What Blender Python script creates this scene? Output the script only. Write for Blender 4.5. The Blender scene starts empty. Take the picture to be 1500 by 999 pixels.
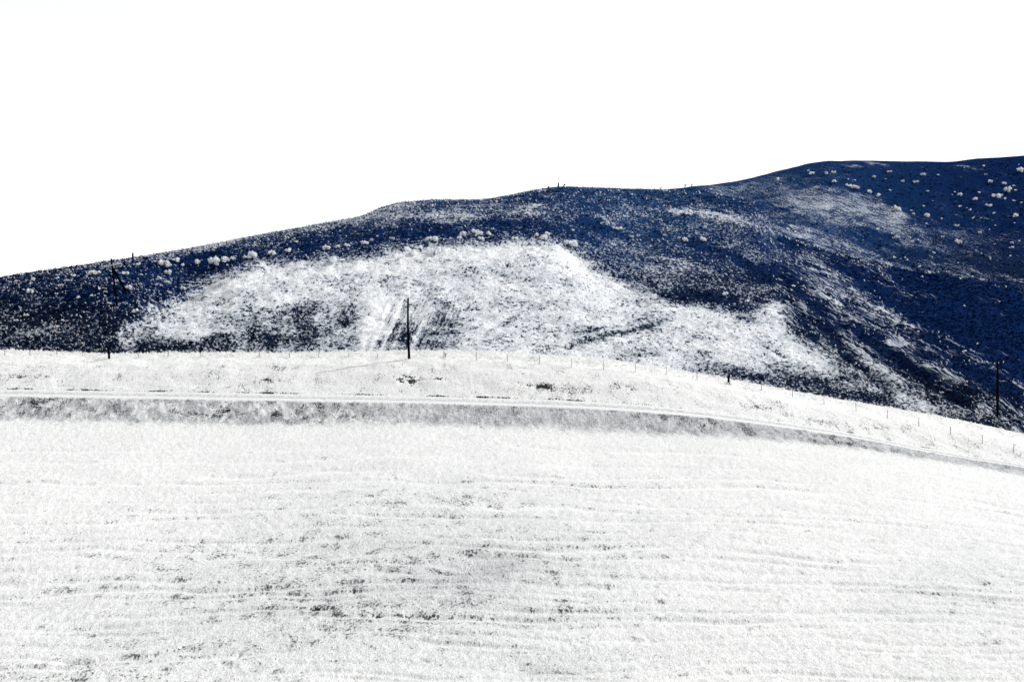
import bpy, math, random
import numpy as np
R = math.radians
random.seed(7)
rng = np.random.default_rng(11)
S = bpy.context.scene
COL = S.collection

# ------------------------------------------------------------------ camera, sky, sun, exposure
F = 2083.3            # focal length in units of a 1500 px wide picture (50 mm on 36 mm)
PITCH = math.atan(69.5 / F)
cam_d = bpy.data.cameras.new("camera"); cam = bpy.data.objects.new("camera", cam_d); COL.objects.link(cam)
cam_d.lens = 50; cam_d.sensor_width = 36; cam_d.clip_start = 0.5; cam_d.clip_end = 20000
cam.location = (0, 0, 0); cam.rotation_euler = (math.pi / 2 - PITCH, 0, 0)
S.camera = cam
SUN_EL, SUN_AZ = R(38), R(68)
w = bpy.data.worlds.new("World"); S.world = w; w.use_nodes = True
nt = w.node_tree; nt.nodes.clear()
sky = nt.nodes.new("ShaderNodeTexSky"); sky.sky_type = 'NISHITA'; sky.sun_disc = False
sky.sun_elevation = SUN_EL; sky.sun_rotation = SUN_AZ; sky.air_density = 1.0; sky.dust_density = 0.0; sky.ozone_density = 1.0
hs = nt.nodes.new("ShaderNodeHueSaturation"); hs.inputs['Saturation'].default_value = 0.04
bg = nt.nodes.new("ShaderNodeBackground"); bg.inputs['Strength'].default_value = 0.15
wo = nt.nodes.new("ShaderNodeOutputWorld")
nt.links.new(sky.outputs[0], hs.inputs['Color']); nt.links.new(hs.outputs[0], bg.inputs[0]); nt.links.new(bg.outputs[0], wo.inputs[0])
sd = bpy.data.lights.new("sun", 'SUN'); sun = bpy.data.objects.new("sun", sd); COL.objects.link(sun)
sd.energy = 2.7; sd.angle = R(0.5); sd.color = (1.0, 0.99, 0.975)
sv = (math.cos(SUN_EL) * math.sin(SUN_AZ), math.cos(SUN_EL) * math.cos(SUN_AZ), math.sin(SUN_EL))
sun.rotation_euler = (math.pi / 2 - SUN_EL, 0, math.pi - SUN_AZ)
S.view_settings.view_transform = 'Standard'; S.view_settings.look = 'None'
S.view_settings.exposure = 0.30; S.view_settings.gamma = 1.0

# ------------------------------------------------------------------ helpers
cp, sp = math.cos(PITCH), math.sin(PITCH)
def ray(px, py):
    """direction (x/y, 1, z/y) of a sight line from the camera"""
    xc = (np.asarray(px, float) - 750) / F; zc = -(np.asarray(py, float) - 499.5) / F
    y = cp + zc * sp
    return xc / y, (-sp + zc * cp) / y
def proj(x, y, z):
    d = y * cp - z * sp; u = y * sp + z * cp
    return 750 + F * x / d, 499.5 - F * u / d

PERM = np.random.default_rng(5).permutation(4096)
GA = np.random.default_rng(6).uniform(0, 2 * np.pi, 4096)
GX, GY = np.cos(GA), np.sin(GA)
def perlin(x, y, seed=0):
    xi = np.floor(x).astype(np.int64); yi = np.floor(y).astype(np.int64)
    xf = x - xi; yf = y - yi
    u = xf * xf * xf * (xf * (xf * 6 - 15) + 10); v = yf * yf * yf * (yf * (yf * 6 - 15) + 10)
    def g(ix, iy, dx, dy):
        h = PERM[(PERM[(ix + seed * 131) & 4095] + iy) & 4095]
        return GX[h] * dx + GY[h] * dy
    a = g(xi, yi, xf, yf); b = g(xi + 1, yi, xf - 1, yf); c = g(xi, yi + 1, xf, yf - 1); d = g(xi + 1, yi + 1, xf - 1, yf - 1)
    return (a + (b - a) * u + (c - a) * v + (a - b - c + d) * u * v) * 1.4
def fbm(x, y, o=4, seed=0, gain=0.5):
    s = 0; a = 1; f = 1
    for i in range(o):
        s = s + a * perlin(x * f, y * f, seed + i); a *= gain; f *= 2.03
    return s
def sstep(a, b, x):
    t = np.clip((x - a) / (b - a), 0, 1); return t * t * (3 - 2 * t)
def pchip(xk, yk, x):
    """monotone cubic; xk,yk: (n,cols) ; x: (m,cols)"""
    h = np.diff(xk, axis=0); dl = np.diff(yk, axis=0) / h
    d = np.zeros_like(yk)
    w1 = 2 * h[1:] + h[:-1]; w2 = h[1:] + 2 * h[:-1]
    same = dl[1:] * dl[:-1] > 0
    with np.errstate(all='ignore'):
        hm = (w1 + w2) / (w1 / dl[:-1] + w2 / dl[1:])
    d[1:-1] = np.where(same, hm, 0); d[0] = dl[0]; d[-1] = dl[-1]
    out = np.empty_like(x)
    cols = np.arange(x.shape[1])[None, :].repeat(x.shape[0], 0)
    k = np.zeros(x.shape, int)
    for i in range(1, xk.shape[0] - 1):
        k += (x >= xk[i][None, :])
    x0 = xk[k, cols]; hh = h[k, cols]; t = (x - x0) / hh
    y0 = yk[k, cols]; y1 = yk[k + 1, cols]; d0 = d[k, cols] * hh; d1 = d[k + 1, cols] * hh
    return (2*t**3-3*t**2+1)*y0 + (t**3-2*t**2+t)*d0 + (-2*t**3+3*t**2)*y1 + (t**3-t**2)*d1
def curve(pts, x, sm=True):
    xs = np.array([p[0] for p in pts], float); ys = np.array([p[1] for p in pts], float)
    x = np.asarray(x, float)
    n = pchip(xs[:, None], ys[:, None], np.clip(x.ravel(), xs[0], xs[-1])[:, None])[:, 0]
    return n.reshape(x.shape)
def polysd(pts, x, y):
    """signed distance, positive inside"""
    P = np.array(pts, float); n = len(P); best = np.full(x.shape, 1e18); ins = np.zeros(x.shape, bool)
    for i in range(n):
        ax, ay = P[i]; bx, by = P[(i + 1) % n]
        ex, ey = bx - ax, by - ay
        t = np.clip(((x - ax) * ex + (y - ay) * ey) / (ex * ex + ey * ey), 0, 1)
        best = np.minimum(best, (x - ax - t * ex) ** 2 + (y - ay - t * ey) ** 2)
        c = ((ay > y) != (by > y))
        if by != ay: ins ^= c & (x < ex * (y - ay) / (by - ay) + ax)
    return np.where(ins, 1, -1) * np.sqrt(best)
def blob(x, y, cx, cy, rx, ry, ang=0):
    c, s = math.cos(R(ang)), math.sin(R(ang))
    u = ((x - cx) * c + (y - cy) * s) / rx; v = (-(x - cx) * s + (y - cy) * c) / ry
    return np.exp(-(u * u + v * v))

def linefield(x, y, pts, w):
    P = np.array(pts, float); best = np.full(x.shape, 1e18)
    for i in range(len(P) - 1):
        ax, ay = P[i]; ex, ey = P[i + 1] - P[i]
        t = np.clip(((x - ax) * ex + (y - ay) * ey) / (ex * ex + ey * ey), 0, 1)
        best = np.minimum(best, (x - ax - t * ex) ** 2 + (y - ay - t * ey) ** 2)
    return np.exp(-best / (w * w))
def grid_mesh(name, X, Y, Z, mat, attrs=None):
    m, n = X.shape
    co = np.empty((m * n, 3), np.float32); co[:, 0] = X.ravel(); co[:, 1] = Y.ravel(); co[:, 2] = Z.ravel()
    idx = np.arange(m * n).reshape(m, n)
    q = np.stack([idx[:-1, :-1], idx[:-1, 1:], idx[1:, 1:], idx[1:, :-1]], -1).reshape(-1, 4)
    me = bpy.data.meshes.new(name)
    me.vertices.add(m * n); me.vertices.foreach_set('co', co.ravel())
    me.loops.add(q.size); me.loops.foreach_set('vertex_index', q.ravel().astype(np.int32))
    me.polygons.add(len(q)); me.polygons.foreach_set('loop_start', np.arange(0, q.size, 4, dtype=np.int32))
    me.polygons.foreach_set('use_smooth', np.ones(len(q), bool))
    me.update(calc_edges=True)
    for k, v in (attrs or {}).items():
        a = me.attributes.new(k, 'FLOAT', 'POINT'); a.data.foreach_set('value', v.ravel().astype(np.float32))
    me.materials.append(mat)
    o = bpy.data.objects.new(name, me); COL.objects.link(o); o['kind'] = 'structure'
    return o

class MB:
    def __init__(s): s.v = []; s.f = []
    def tube(s, pts, rad, seg=8, cap=True):
        pts = [np.array(p, float) for p in pts]
        if not hasattr(rad, '__len__'): rad = [rad] * len(pts)
        base = len(s.v)
        for i, p in enumerate(pts):
            d = pts[min(i + 1, len(pts) - 1)] - pts[max(i - 1, 0)]; d /= np.linalg.norm(d)
            a = np.array([1, 0, 0]) if abs(d[0]) < .9 else np.array([0, 1, 0])
            u = np.cross(d, a); u /= np.linalg.norm(u); v = np.cross(d, u)
            for k in range(seg):
                t = 2 * math.pi * k / seg
                s.v.append(tuple(p + rad[i] * (math.cos(t) * u + math.sin(t) * v)))
        for i in range(len(pts) - 1):
            for k in range(seg):
                a = base + i * seg + k; b = base + i * seg + (k + 1) % seg
                s.f.append((a, b, b + seg, a + seg))
        if cap:
            s.f.append(tuple(base + k for k in reversed(range(seg)))); e = base + (len(pts) - 1) * seg
            s.f.append(tuple(e + k for k in range(seg)))
    def box(s, c, h, ax=None):
        c = np.array(c, float); ax = ax or ((1, 0, 0), (0, 1, 0), (0, 0, 1)); b = len(s.v)
        A = [np.array(a, float) for a in ax]
        for i in (-1, 1):
            for j in (-1, 1):
                for k in (-1, 1): s.v.append(tuple(c + i * h[0] * A[0] + j * h[1] * A[1] + k * h[2] * A[2]))
        for q in ((0, 1, 3, 2), (4, 6, 7, 5), (0, 4, 5, 1), (2, 3, 7, 6), (0, 2, 6, 4), (1, 5, 7, 3)): s.f.append(tuple(b + t for t in q))
    def mesh(s, name, mat, smooth=False):
        me = bpy.data.meshes.new(name); me.from_pydata(s.v, [], s.f); me.materials.append(mat)
        if smooth: me.polygons.foreach_set('use_smooth', [True] * len(me.polygons))
        me.update(); return me
    def build(s, name, mat, parent=None, smooth=False):
        o = bpy.data.objects.new(name, s.mesh(name, mat, smooth)); COL.objects.link(o)
        if parent: o.parent = parent
        return o
def thing(name, loc, label, cat, group=None):
    o = bpy.data.objects.new(name, None); COL.objects.link(o); o.location = loc
    o['label'] = label; o['category'] = cat
    if group: o['group'] = group
    return o

# ------------------------------------------------------------------ materials
def newmat(name):
    m = bpy.data.materials.new(name); m.use_nodes = True; n = m.node_tree; n.nodes.clear()
    out = n.nodes.new('ShaderNodeOutputMaterial'); b = n.nodes.new('ShaderNodeBsdfPrincipled')
    b.inputs['Roughness'].default_value = 0.95
    b.inputs['Specular IOR Level'].default_value = 0.0
    n.links.new(b.outputs[0], out.inputs[0])
    return m, n, b
def N(n, t, **k):
    o = n.nodes.new(t)
    for a, b in k.items():
        if a.startswith('i_'): o.inputs[a[2:].replace('_', ' ')].default_value = b
        else: setattr(o, a, b)
    return o
def math_(n, op, a, b=None, c=None, clamp=False):
    o = n.nodes.new('ShaderNodeMath'); o.operation = op; o.use_clamp = clamp
    for i, v in enumerate((a, b, c)):
        if v is None: continue
        if hasattr(v, 'links') or hasattr(v, 'is_linked'): n.links.new(v, o.inputs[i])
        else: o.inputs[i].default_value = v
    return o.outputs[0]
def mixc(n, f, a, b):
    o = n.nodes.new('ShaderNodeMix'); o.data_type = 'RGBA'
    for s_, v in ((o.inputs[0], f), (o.inputs[6], a), (o.inputs[7], b)):
        if hasattr(v, 'is_linked'): n.links.new(v, s_)
        else: s_.default_value = v if not isinstance(v, tuple) else (*v, 1)
    return o.outputs[2]
def noise(n, vec, scale, detail=2, rough=0.5, dist=0.0):
    o = N(n, 'ShaderNodeTexNoise'); o.inputs['Scale'].default_value = scale; o.inputs['Detail'].default_value = detail
    o.inputs['Roughness'].default_value = rough; o.inputs['Distortion'].default_value = dist
    n.links.new(vec, o.inputs['Vector']); return o.outputs[0]
def mapping(n, vec, rot=(0, 0, 0), scale=(1, 1, 1)):
    o = N(n, 'ShaderNodeMapping'); o.inputs['Rotation'].default_value = rot; o.inputs['Scale'].default_value = scale
    n.links.new(vec, o.inputs['Vector']); return o.outputs[0]
def attr(n, name):
    o = N(n, 'ShaderNodeAttribute'); o.attribute_name = name; return o.outputs['Fac']
def maprange(n, v, a, b, c=0.0, d=1.0, smooth=True):
    o = N(n, 'ShaderNodeMapRange'); o.interpolation_type = 'SMOOTHSTEP' if smooth else 'LINEAR'
    for i, x in enumerate((v, a, b, c, d)):
        if hasattr(x, 'is_linked'): n.links.new(x, o.inputs[i])
        else: o.inputs[i].default_value = x
    return o.outputs[0]

def flatmat(name, col, rough=0.9, var=0.0, scale=3.0):
    m, n, b = newmat(name)
    if var:
        g = N(n, 'ShaderNodeTexCoord').outputs['Object']
        f = noise(n, g, scale, 3, 0.6)
        f = maprange(n, f, 0.3, 0.7)
        c = mixc(n, f, tuple(x * (1 - var) for x in col), tuple(min(1, x * (1 + var)) for x in col))
        n.links.new(c, b.inputs['Base Color'])
    else: b.inputs['Base Color'].default_value = (*col, 1)
    b.inputs['Roughness'].default_value = rough
    return m

# pale frosted pasture; attributes: dark earth plus painted riser shade; painted bank and hollow shade; painted sun on steps
def field_mat():
    m, n, b = newmat('frosted_pasture')
    geo = N(n, 'ShaderNodeNewGeometry').outputs['Position']
    v1 = mapping(n, geo, rot=(0, 0, R(14)), scale=(0.85, 0.36, 0.5))
    n1 = noise(n, v1, 6.2, 3, 0.66, 0.3)
    n2 = noise(n, v1, 0.8, 3, 0.55)
    n3 = noise(n, mapping(n, geo, rot=(0, 0, R(22)), scale=(1.0, 0.4, .5)), 10.0, 2, 0.6)
    f = math_(n, 'ADD', math_(n, 'MULTIPLY', n1, 0.6), math_(n, 'MULTIPLY', n2, 0.4))
    soil = attr(n, 'soil')
    thr = math_(n, 'SUBTRACT', 0.655, math_(n, 'MULTIPLY', soil, 0.24))
    dk = maprange(n, math_(n, 'SUBTRACT', f, thr), -0.02, 0.05)
    shade_grey = attr(n, 'shade_grey')
    pale = mixc(n, maprange(n, n3, 0.3, 0.7), (0.66, 0.665, 0.66), (0.87, 0.875, 0.865))
    pale = mixc(n, attr(n, 'lit_tread'), pale, (0.87, 0.875, 0.865))  # sunlit look of terrace steps and crest put into the colour
    gr = mixc(n, maprange(n, n3, 0.3, 0.7), (0.22, 0.23, 0.25), (0.52, 0.53, 0.55))
    base = mixc(n, math_(n, 'MULTIPLY', shade_grey, maprange(n, n1, 0.60, 0.42, 0.5, 1.0)), pale, gr)
    soil_shade_col = mixc(n, maprange(n, n3, 0.35, 0.65), (0.006, 0.007, 0.009), (0.07, 0.073, 0.078))
    soil_shade_col = mixc(n, maprange(n, soil, 0.25, 0.62), mixc(n, n3, (0.16, 0.163, 0.17), (0.42, 0.425, 0.43)), soil_shade_col)
    c = mixc(n, dk, base, soil_shade_col)
    n.links.new(c, b.inputs['Base Color'])
    bump = N(n, 'ShaderNodeBump'); bump.inputs['Strength'].default_value = 0.75; bump.inputs['Distance'].default_value = 0.16
    hgt = math_(n, 'SUBTRACT', math_(n, 'ADD', n1, math_(n, 'MULTIPLY', n3, 0.45)), math_(n, 'MULTIPLY', dk, 0.4))
    n.links.new(hgt, bump.inputs['Height']); n.links.new(bump.outputs[0], b.inputs['Normal'])
    return m
# hillside: "pale" = share of pale ground showing, "blue" = kind of dark scrub, "streak" = combed down the fall line
def hill_mat(name, k, ang):
    m, n, b = newmat(name)
    geo = N(n, 'ShaderNodeNewGeometry').outputs['Position']
    su = N(n, 'ShaderNodeCombineXYZ'); n.links.new(attr(n, 'su'), su.inputs[0]); n.links.new(attr(n, 'sv'), su.inputs[1])
    iso = noise(n, mapping(n, geo, scale=(0.8, 0.45, 1.0)), 1.5 * k, 4, 0.74, 0.4)
    med = noise(n, mapping(n, geo, rot=(0, 0, R(20)), scale=(0.7, 0.5, 1)), 0.16 * k, 3, 0.6)
    stv = mapping(n, su.outputs[0], scale=(0.04, 1.0, 1))
    st = noise(n, stv, 2.4 * k, 4, 0.72, 0.15)
    s_ = attr(n, 'streak')
    fine = math_(n, 'ADD', math_(n, 'MULTIPLY', iso, math_(n, 'SUBTRACT', 1, s_)), math_(n, 'MULTIPLY', st, s_))
    f = math_(n, 'ADD', math_(n, 'MULTIPLY', fine, 0.84), math_(n, 'MULTIPLY', med, 0.16))
    pale = attr(n, 'pale')
    thr = maprange(n, pale, 0.0, 1.0, 0.66, 0.33, smooth=False)
    wf = maprange(n, math_(n, 'SUBTRACT', f, thr), -0.04, 0.045)
    blue = attr(n, 'blue')
    tone = noise(n, geo, 0.05 * k, 2, 0.5)
    dark = mixc(n, blue, (0.004, 0.006, 0.014), (0.0003, 0.0085, 0.054))
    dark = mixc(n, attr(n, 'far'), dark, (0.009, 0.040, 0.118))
    dark = mixc(n, maprange(n, noise(n, geo, 2.6 * k, 3, 0.7), 0.40, 0.64), dark, mixc(n, 0.15, dark, (0.07, 0.16, 0.40)))
    dark = mixc(n, maprange(n, noise(n, mapping(n, geo, scale=(1, .5, .8)), 1.9 * k, 3, 0.7), 0.50, 0.38), dark, mixc(n, 0.75, dark, (0.0008, 0.002, 0.008)))
    lite = mixc(n, maprange(n, pale, 0.30, 0.80, smooth=False), (0.30, 0.36, 0.46), (0.86, 0.875, 0.89))
    lite = mixc(n, maprange(n, noise(n, mapping(n, geo, scale=(1, .5, .8)), 4.2 * k, 2, 0.6), 0.35, 0.6), mixc(n, 0.32, lite, (0.3, 0.32, 0.36)), lite)
    n.links.new(mixc(n, wf, dark, lite), b.inputs['Base Color'])
    bump = N(n, 'ShaderNodeBump'); bump.inputs['Strength'].default_value = 1.0; bump.inputs['Distance'].default_value = 0.5 / k
    n.links.new(f, bump.inputs['Height']); n.links.new(bump.outputs[0], b.inputs['Normal'])
    return m
def leafmat(name, col, var, scale, tr=0.5):
    m = flatmat(name, col, 0.95, var, scale); n = m.node_tree
    b = [x for x in n.nodes if x.bl_idname == 'ShaderNodeBsdfPrincipled'][0]; out = [x for x in n.nodes if x.bl_idname == 'ShaderNodeOutputMaterial'][0]
    t = n.nodes.new('ShaderNodeBsdfTranslucent'); mx = n.nodes.new('ShaderNodeMixShader'); mx.inputs[0].default_value = tr
    n.links.new(b.inputs['Base Color'].links[0].from_socket, t.inputs[0])
    n.links.new(b.outputs[0], mx.inputs[1]); n.links.new(t.outputs[0], mx.inputs[2]); n.links.new(mx.outputs[0], out.inputs[0])
    return m
M_field = field_mat()
M_hill = hill_mat('scrub_hillside', 1.0, 0)
M_back = hill_mat('far_scrub_hillside', 0.95, 0)
M_track = flatmat('pale_gravel_track', (0.60, 0.61, 0.62), 0.95, 0.28, 2.2)
M_ground = flatmat('valley_ground', (0.45, 0.46, 0.47), 0.95, 0.4, 0.05)
M_wood = flatmat('dark_weathered_wood', (0.003, 0.003, 0.005), 0.9, 0.4, 6)
M_navy = flatmat('blue_black_wood', (0.008, 0.012, 0.06), 0.9, 0.4, 6)
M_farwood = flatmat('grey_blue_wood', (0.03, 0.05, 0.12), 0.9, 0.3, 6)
M_steel = flatmat('galvanised_post', (0.20, 0.20, 0.21), 0.7, 0.2, 6)
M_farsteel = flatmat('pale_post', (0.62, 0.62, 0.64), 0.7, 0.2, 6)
M_pale = flatmat('pale_weathered_wood', (0.6, 0.62, 0.66), 0.9, 0.2, 6)
M_frost = leafmat('frosted_leaves', (0.93, 0.95, 0.98), 0.05, 3, 0.5)
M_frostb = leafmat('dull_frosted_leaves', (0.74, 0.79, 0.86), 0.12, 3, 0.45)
M_twig = flatmat('grey_twigs', (0.10, 0.11, 0.14), 0.9, 0.3, 5)
M_grass = leafmat('frosted_grass_blades', (0.86, 0.865, 0.855), 0.06, 0.6, 0.5)
M_scrub = flatmat('navy_scrub_leaves', (0.0004, 0.007, 0.042), 0.9, 0.6, 0.9)
M_scrubk = flatmat('black_scrub_leaves', (0.004, 0.006, 0.014), 0.9, 0.6, 0.9)
M_tuftp = leafmat('pale_hill_grass', (0.82, 0.84, 0.86), 0.12, 0.5, 0.5)

# ------------------------------------------------------------------ pasture with its bank and track
CREST = [(-900, 560), (-300, 524), (0, 514), (160, 519), (300, 517.5), (450, 517.5), (600, 515), (700, 516), (800, 521), (900, 529),
         (960, 538), (1060, 555), (1120, 566), (1200, 581), (1300, 598), (1400, 616), (1500, 638), (1700, 690), (2400, 900)]
TRACK = [(-900, 590), (0, 573), (200, 576), (380, 579), (560, 582), (740, 586.5), (860, 591), (980, 599), (1120, 616), (1270, 640), (1375, 661), (1500, 681), (1700, 722), (2400, 930)]
FOOT = [(-900, 634), (0, 616), (380, 623), (560, 622), (760, 627), (860, 632), (980, 638), (1120, 645), (1240, 656), (1390, 678), (1500, 697), (1700, 738), (2400, 950)]
DKN = [0, 20, 50, 74, 88, 130, 186, 193.2, 195.6, 203, 212, 216, 226, 250, 300, 380]
def field_z(PX, D):
    """PX: column (1,n)->(m,n) ; D distance"""
    c = PX[0]
    yc, yt, yf = curve(CREST, c), curve(TRACK, c), curve(FOOT, c)
    def zz(py, d): return ray(c, py)[1] * d
    one = np.ones_like(c)
    z88 = zz(1012 * one, 88); zf = zz(yf, 186); zc = zz(yc, 212)
    knot = [-1.75 * one, -8.6 * one, -19.2 * one, -24.2 * one, z88, z88 + (zf - z88) * 0.36, zf,
            zz(yt + 6 - 3.0 * sstep(900, 1400, c), 193.2), zz(yt, 195.6), zz(yc + (yt - yc) * 0.40, 203), zc, zc - 0.15, zc - 2.2, zc - 10, zc - 26, zc - 45]
    xk = np.array(DKN, float)[:, None].repeat(len(c), 1)
    return pchip(xk, np.array(knot), D)
px_in = np.linspace(-40, 1540, 1060)
pxs = np.concatenate([np.linspace(-900, -50, 34), px_in, np.linspace(1552, 2400, 34)])
def drows():
    a = np.linspace(0.5, 84, 36)
    py = np.linspace(0, 1, 440); b = 1 / (1 / 86 + (1 / 184 - 1 / 86) * py)     # even steps seen from the camera
    c = np.linspace(184.2, 214, 190); d = np.concatenate([np.linspace(214.6, 240, 22), np.linspace(246, 380, 20)])
    return np.concatenate([a, b, c, d])
Dr = drows()
PX, DD = np.meshgrid(pxs, Dr)
ZF = field_z(PX, DD)
XF = (PX - 750) / (F * cp) * DD
# picture-independent relief: terracettes following the contour, hummocks, hollows
IX, IY = proj(XF, DD, ZF)                                   # only used to place marks surveyed from the photograph
yc_, yt_, yf_ = (np.broadcast_to(curve(k, pxs), PX.shape) for k in (CREST, TRACK, FOOT))
vis = sstep(60, 90, DD)
low = sstep(188, 182, DD)                                   # pasture below the bank
upb = sstep(196.4, 198, DD) * sstep(214, 209, DD)           # bank above track
mid = sstep(184.6, 188.2, DD + 1.3 * fbm((XF) / 3.0, DD / 6, 3, 99)) * sstep(193.4, 192.4, DD)       # cut below track
onroad = sstep(192.3, 193.0, DD) * sstep(196.6, 195.9, DD)
# contour coordinate: metres up the slope, bending down to the right
cc = DD + 0.00090 * (XF + 10) ** 2 * 1.4 - 0.05 * XF + 2.2 * fbm(XF / 22, DD / 14, 2, 3)
lines = [86.4, 88.5, 90.2, 91.6, 93.8, 96.4, 98.3, 100.6, 103.1, 104.9, 107.4, 110.4, 112.3, 114.6, 117.2, 119.9, 123, 126.1, 129.4, 132.8, 138.0, 142.1, 146.5, 151, 156.5, 161, 168, 176]
terr = np.zeros_like(DD); riser_shade = np.zeros_like(DD); lit_tread = np.zeros_like(DD)
for i, L in enumerate(lines):
    am = sstep(-0.7, 0.25, fbm(XF / 15 + i * 7.3, DD * 0 + i * 3.1, 3, 20 + i)) * (0.45 + 0.55 * math.sin(i * 2.3) ** 2)
    s = float(np.clip(L / 105, .8, 1.6))
    wv = (cc - L + 0.45 * fbm(XF / 3.5, DD / 12, 2, 60 + i)) / s
    terr += am * 0.24 * (sstep(0.25, 0.8, wv) - sstep(-1.6, 0.15, wv))
    riser_shade += am * np.exp(-((wv - 0.6) / 0.24) ** 2)  # shade at each riser, painted in through the dark earth mask
    lit_tread += am * np.exp(-((wv + 0.1) / 0.3) ** 2)
lit_tread = np.clip(lit_tread * low, 0, 1)
rough = fbm((XF * .86 + DD * .28) / 0.65, (DD * .5 - XF * .5) / 0.8, 3, 31, 0.55)
hum = fbm(XF / 7, DD / 4.5, 3, 41)
wind = fbm((XF + DD * 0.35) / 0.9, (DD - XF * 0.2) / 0.42, 2, 51)
tex = (1 - onroad) * vis
relief = low * (terr + 0.11 * hum) + (0.048 * rough * (1 - .8 * lit_tread) + 0.03 * wind) * (1 - 0.3 * upb + 1.4 * mid)
holl = -0.9 * blob(IX, IY, 690, 822, 60, 13) - 0.5 * blob(IX, IY, 790, 975, 90, 14) - 0.55 * blob(IX, IY, 440, 800, 120, 12) - 0.5 * blob(IX, IY, 640, 700, 60, 10)
ZF = ZF + tex * relief + low * holl + 0.25 * fbm(XF / 25, DD / 25, 2, 77) * low * vis
ZF = ZF + upb * (0.25 * fbm(XF / 5, DD / 3, 2, 81)) * (1 - onroad)
# dark earth showing, plus shade painted on terrace risers
soil = 0.20 + 0.12 * fbm(XF / 16, DD / 8, 3, 90)
soil += low * (0.24 * blob(IX, IY, 610, 850, 300, 130) + 0.15 * blob(IX, IY, 330, 900, 250, 90) + 0.08 * blob(IX, IY, 640, 820, 150, 30) + 0.08 * blob(IX, IY, 640, 720, 200, 30)
               + 0.09 * sstep(900, 1000, IY) * sstep(700, 100, IX) + 0.12 * blob(IX, IY, 1400, 860, 140, 70))
soil += low * riser_shade * (0.25 + 0.75 * sstep(-.3, .4, fbm(XF / 1.1, DD / 3, 2, 404))) * (0.22 + 0.22 * blob(IX, IY, 560, 830, 380, 160))
soil -= 0.12 * low * sstep(760, 640, IY)
soil -= 0.08 * sstep(900, 1100, IX) * low
soil += (0.17 + 0.10 * sstep(0, -30, XF)) * mid + 0.13 * upb * sstep(6, 22, IY - yc_) - 0.2 * sstep(20, 6, IY - yc_) * sstep(192, 200, DD)
soil += 0.75 * np.exp(-((DD - 196.5) / .38) ** 2) * sstep(-0.5, 0.3, fbm(XF / 6, XF * 0, 3, 95)) * (1 - 0.5 * sstep(800, 1000, IX))
WX = IX + 9 * fbm(XF / 1.6, DD / 0.9, 3, 401); WY = IY + 3.2 * fbm(XF / 1.3, DD / 0.8, 3, 402); BR_ = sstep(-0.5, 0.25, fbm(XF / 0.7, DD / 0.45, 2, 403))
for (cx, cy, rx, ry, a) in [(596, 556, 11, 4.5, 1.2), (629, 554, 18, 2.6, 1.1), (31, 552, 12, 3.2, .9), (58, 553, 8, 3, .9), (391, 558, 14, 3.5, .6), (797, 566, 12, 3.2, 1.0),
        (776, 563, 16, 2.4, .6), (910, 563, 14, 2.5, .7), (925, 569, 12, 2.2, .7), (1112, 597, 14, 2.5, .7), (1290, 625, 12, 3, .4), (99, 962, 16, 4, 1.3), (118, 967, 18, 3.0, .9), (110, 995, 12, 3, 1.0), (153, 992, 8, 4, 1.0),
        (318, 793, 6, 2.5, 1.0), (290, 793, 6, 2, .9), (352, 961, 4, 3.5, 1), (330, 974, 8, 2.5, .9), (712, 838, 16, 4, .9), (655, 833, 12, 3, .9), (640, 828, 22, 2.6, .7), (505, 803, 20, 2.5, .7),
        (552, 898, 8, 3.4, 1.1), (599, 899, 5, 3, 1.1), (516, 863, 7, 3, 1.1), (484, 878, 20, 3, .6), (620, 968, 5, 3, 1.1), (790, 963, 9, 3, 1), (770, 975, 26, 7, .55), (690, 806, 26, 6, .5),
        (467, 889, 14, 3, .7), (300, 607, 34, 3, .7), (330, 600, 14, 4, .6), (55, 590, 8, 5, .8), (70, 585, 5, 5, .8), (205, 588, 4, 4, .8), (470, 591, 5, 4, .9), (500, 609, 6, 3, .9), (520, 611, 6, 3, .9),
        (400, 606, 6, 3, .8), (972, 610, 6, 4, .9), (835, 601, 5, 2, 1), (1195, 636, 5, 2.2, .9), (1312, 661, 8, 2, .8), (1345, 666, 8, 2, .8), (550, 901, 6, 2, 1), (1310, 962, 6, 3, .6), (1096, 918, 4, 2.5, .9), (240, 935, 5, 2, .7), (265, 948, 5, 2, .7), (300, 960, 6, 2, .8)]:
    bb = blob(WX, WY, cx, cy, rx * 1.15, ry * 1.15, 3); soil += (0.62 if a < 1.05 else 0.8) * a * bb * BR_
    ZF -= 0.18 * min(a, 1) * bb * vis
shade_grey = np.clip(1.1 * mid * (0.95 - (0.25 + 0.4 * sstep(-5, -30, XF)) * sstep(-0.2, .3, fbm(XF / 2.2, DD / 3, 3, 97))) + low * (0.46 * blob(IX, IY, 640, 840, 300, 130) + .26 * blob(IX, IY, 250, 920, 280, 90) + .4 * blob(IX, IY, 690, 835, 70, 22) + .26 * blob(IX, IY, 1420, 860, 160, 80) + .25 * blob(IX, IY, 800, 975, 130, 18) + 0.10 * fbm(XF / 9, DD / 5, 3, 98)), 0, 1)  # shade painted on the cut bank, the hollow and mid-field
soil = np.where((low > .5) & (soil > .42), .42 + (soil - .42) * .4, soil)
soil += .10 * mid * sstep(-10, 0, XF) * sstep(60, 40, XF)
soil = np.clip(soil * (1 - onroad) * (1 - .8 * lit_tread * (1 - np.clip(riser_shade, 0, 1))), 0, 1); shade_grey *= (1 - onroad)
field = grid_mesh('pasture', XF, DD, ZF, M_field, {'soil': soil, 'shade_grey': shade_grey, 'lit_tread': np.clip(lit_tread + 0.7 * upb * sstep(22, 8, IY - yc_), 0, 1)})  # crest top whitened like the steps, sun put into the colour

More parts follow.
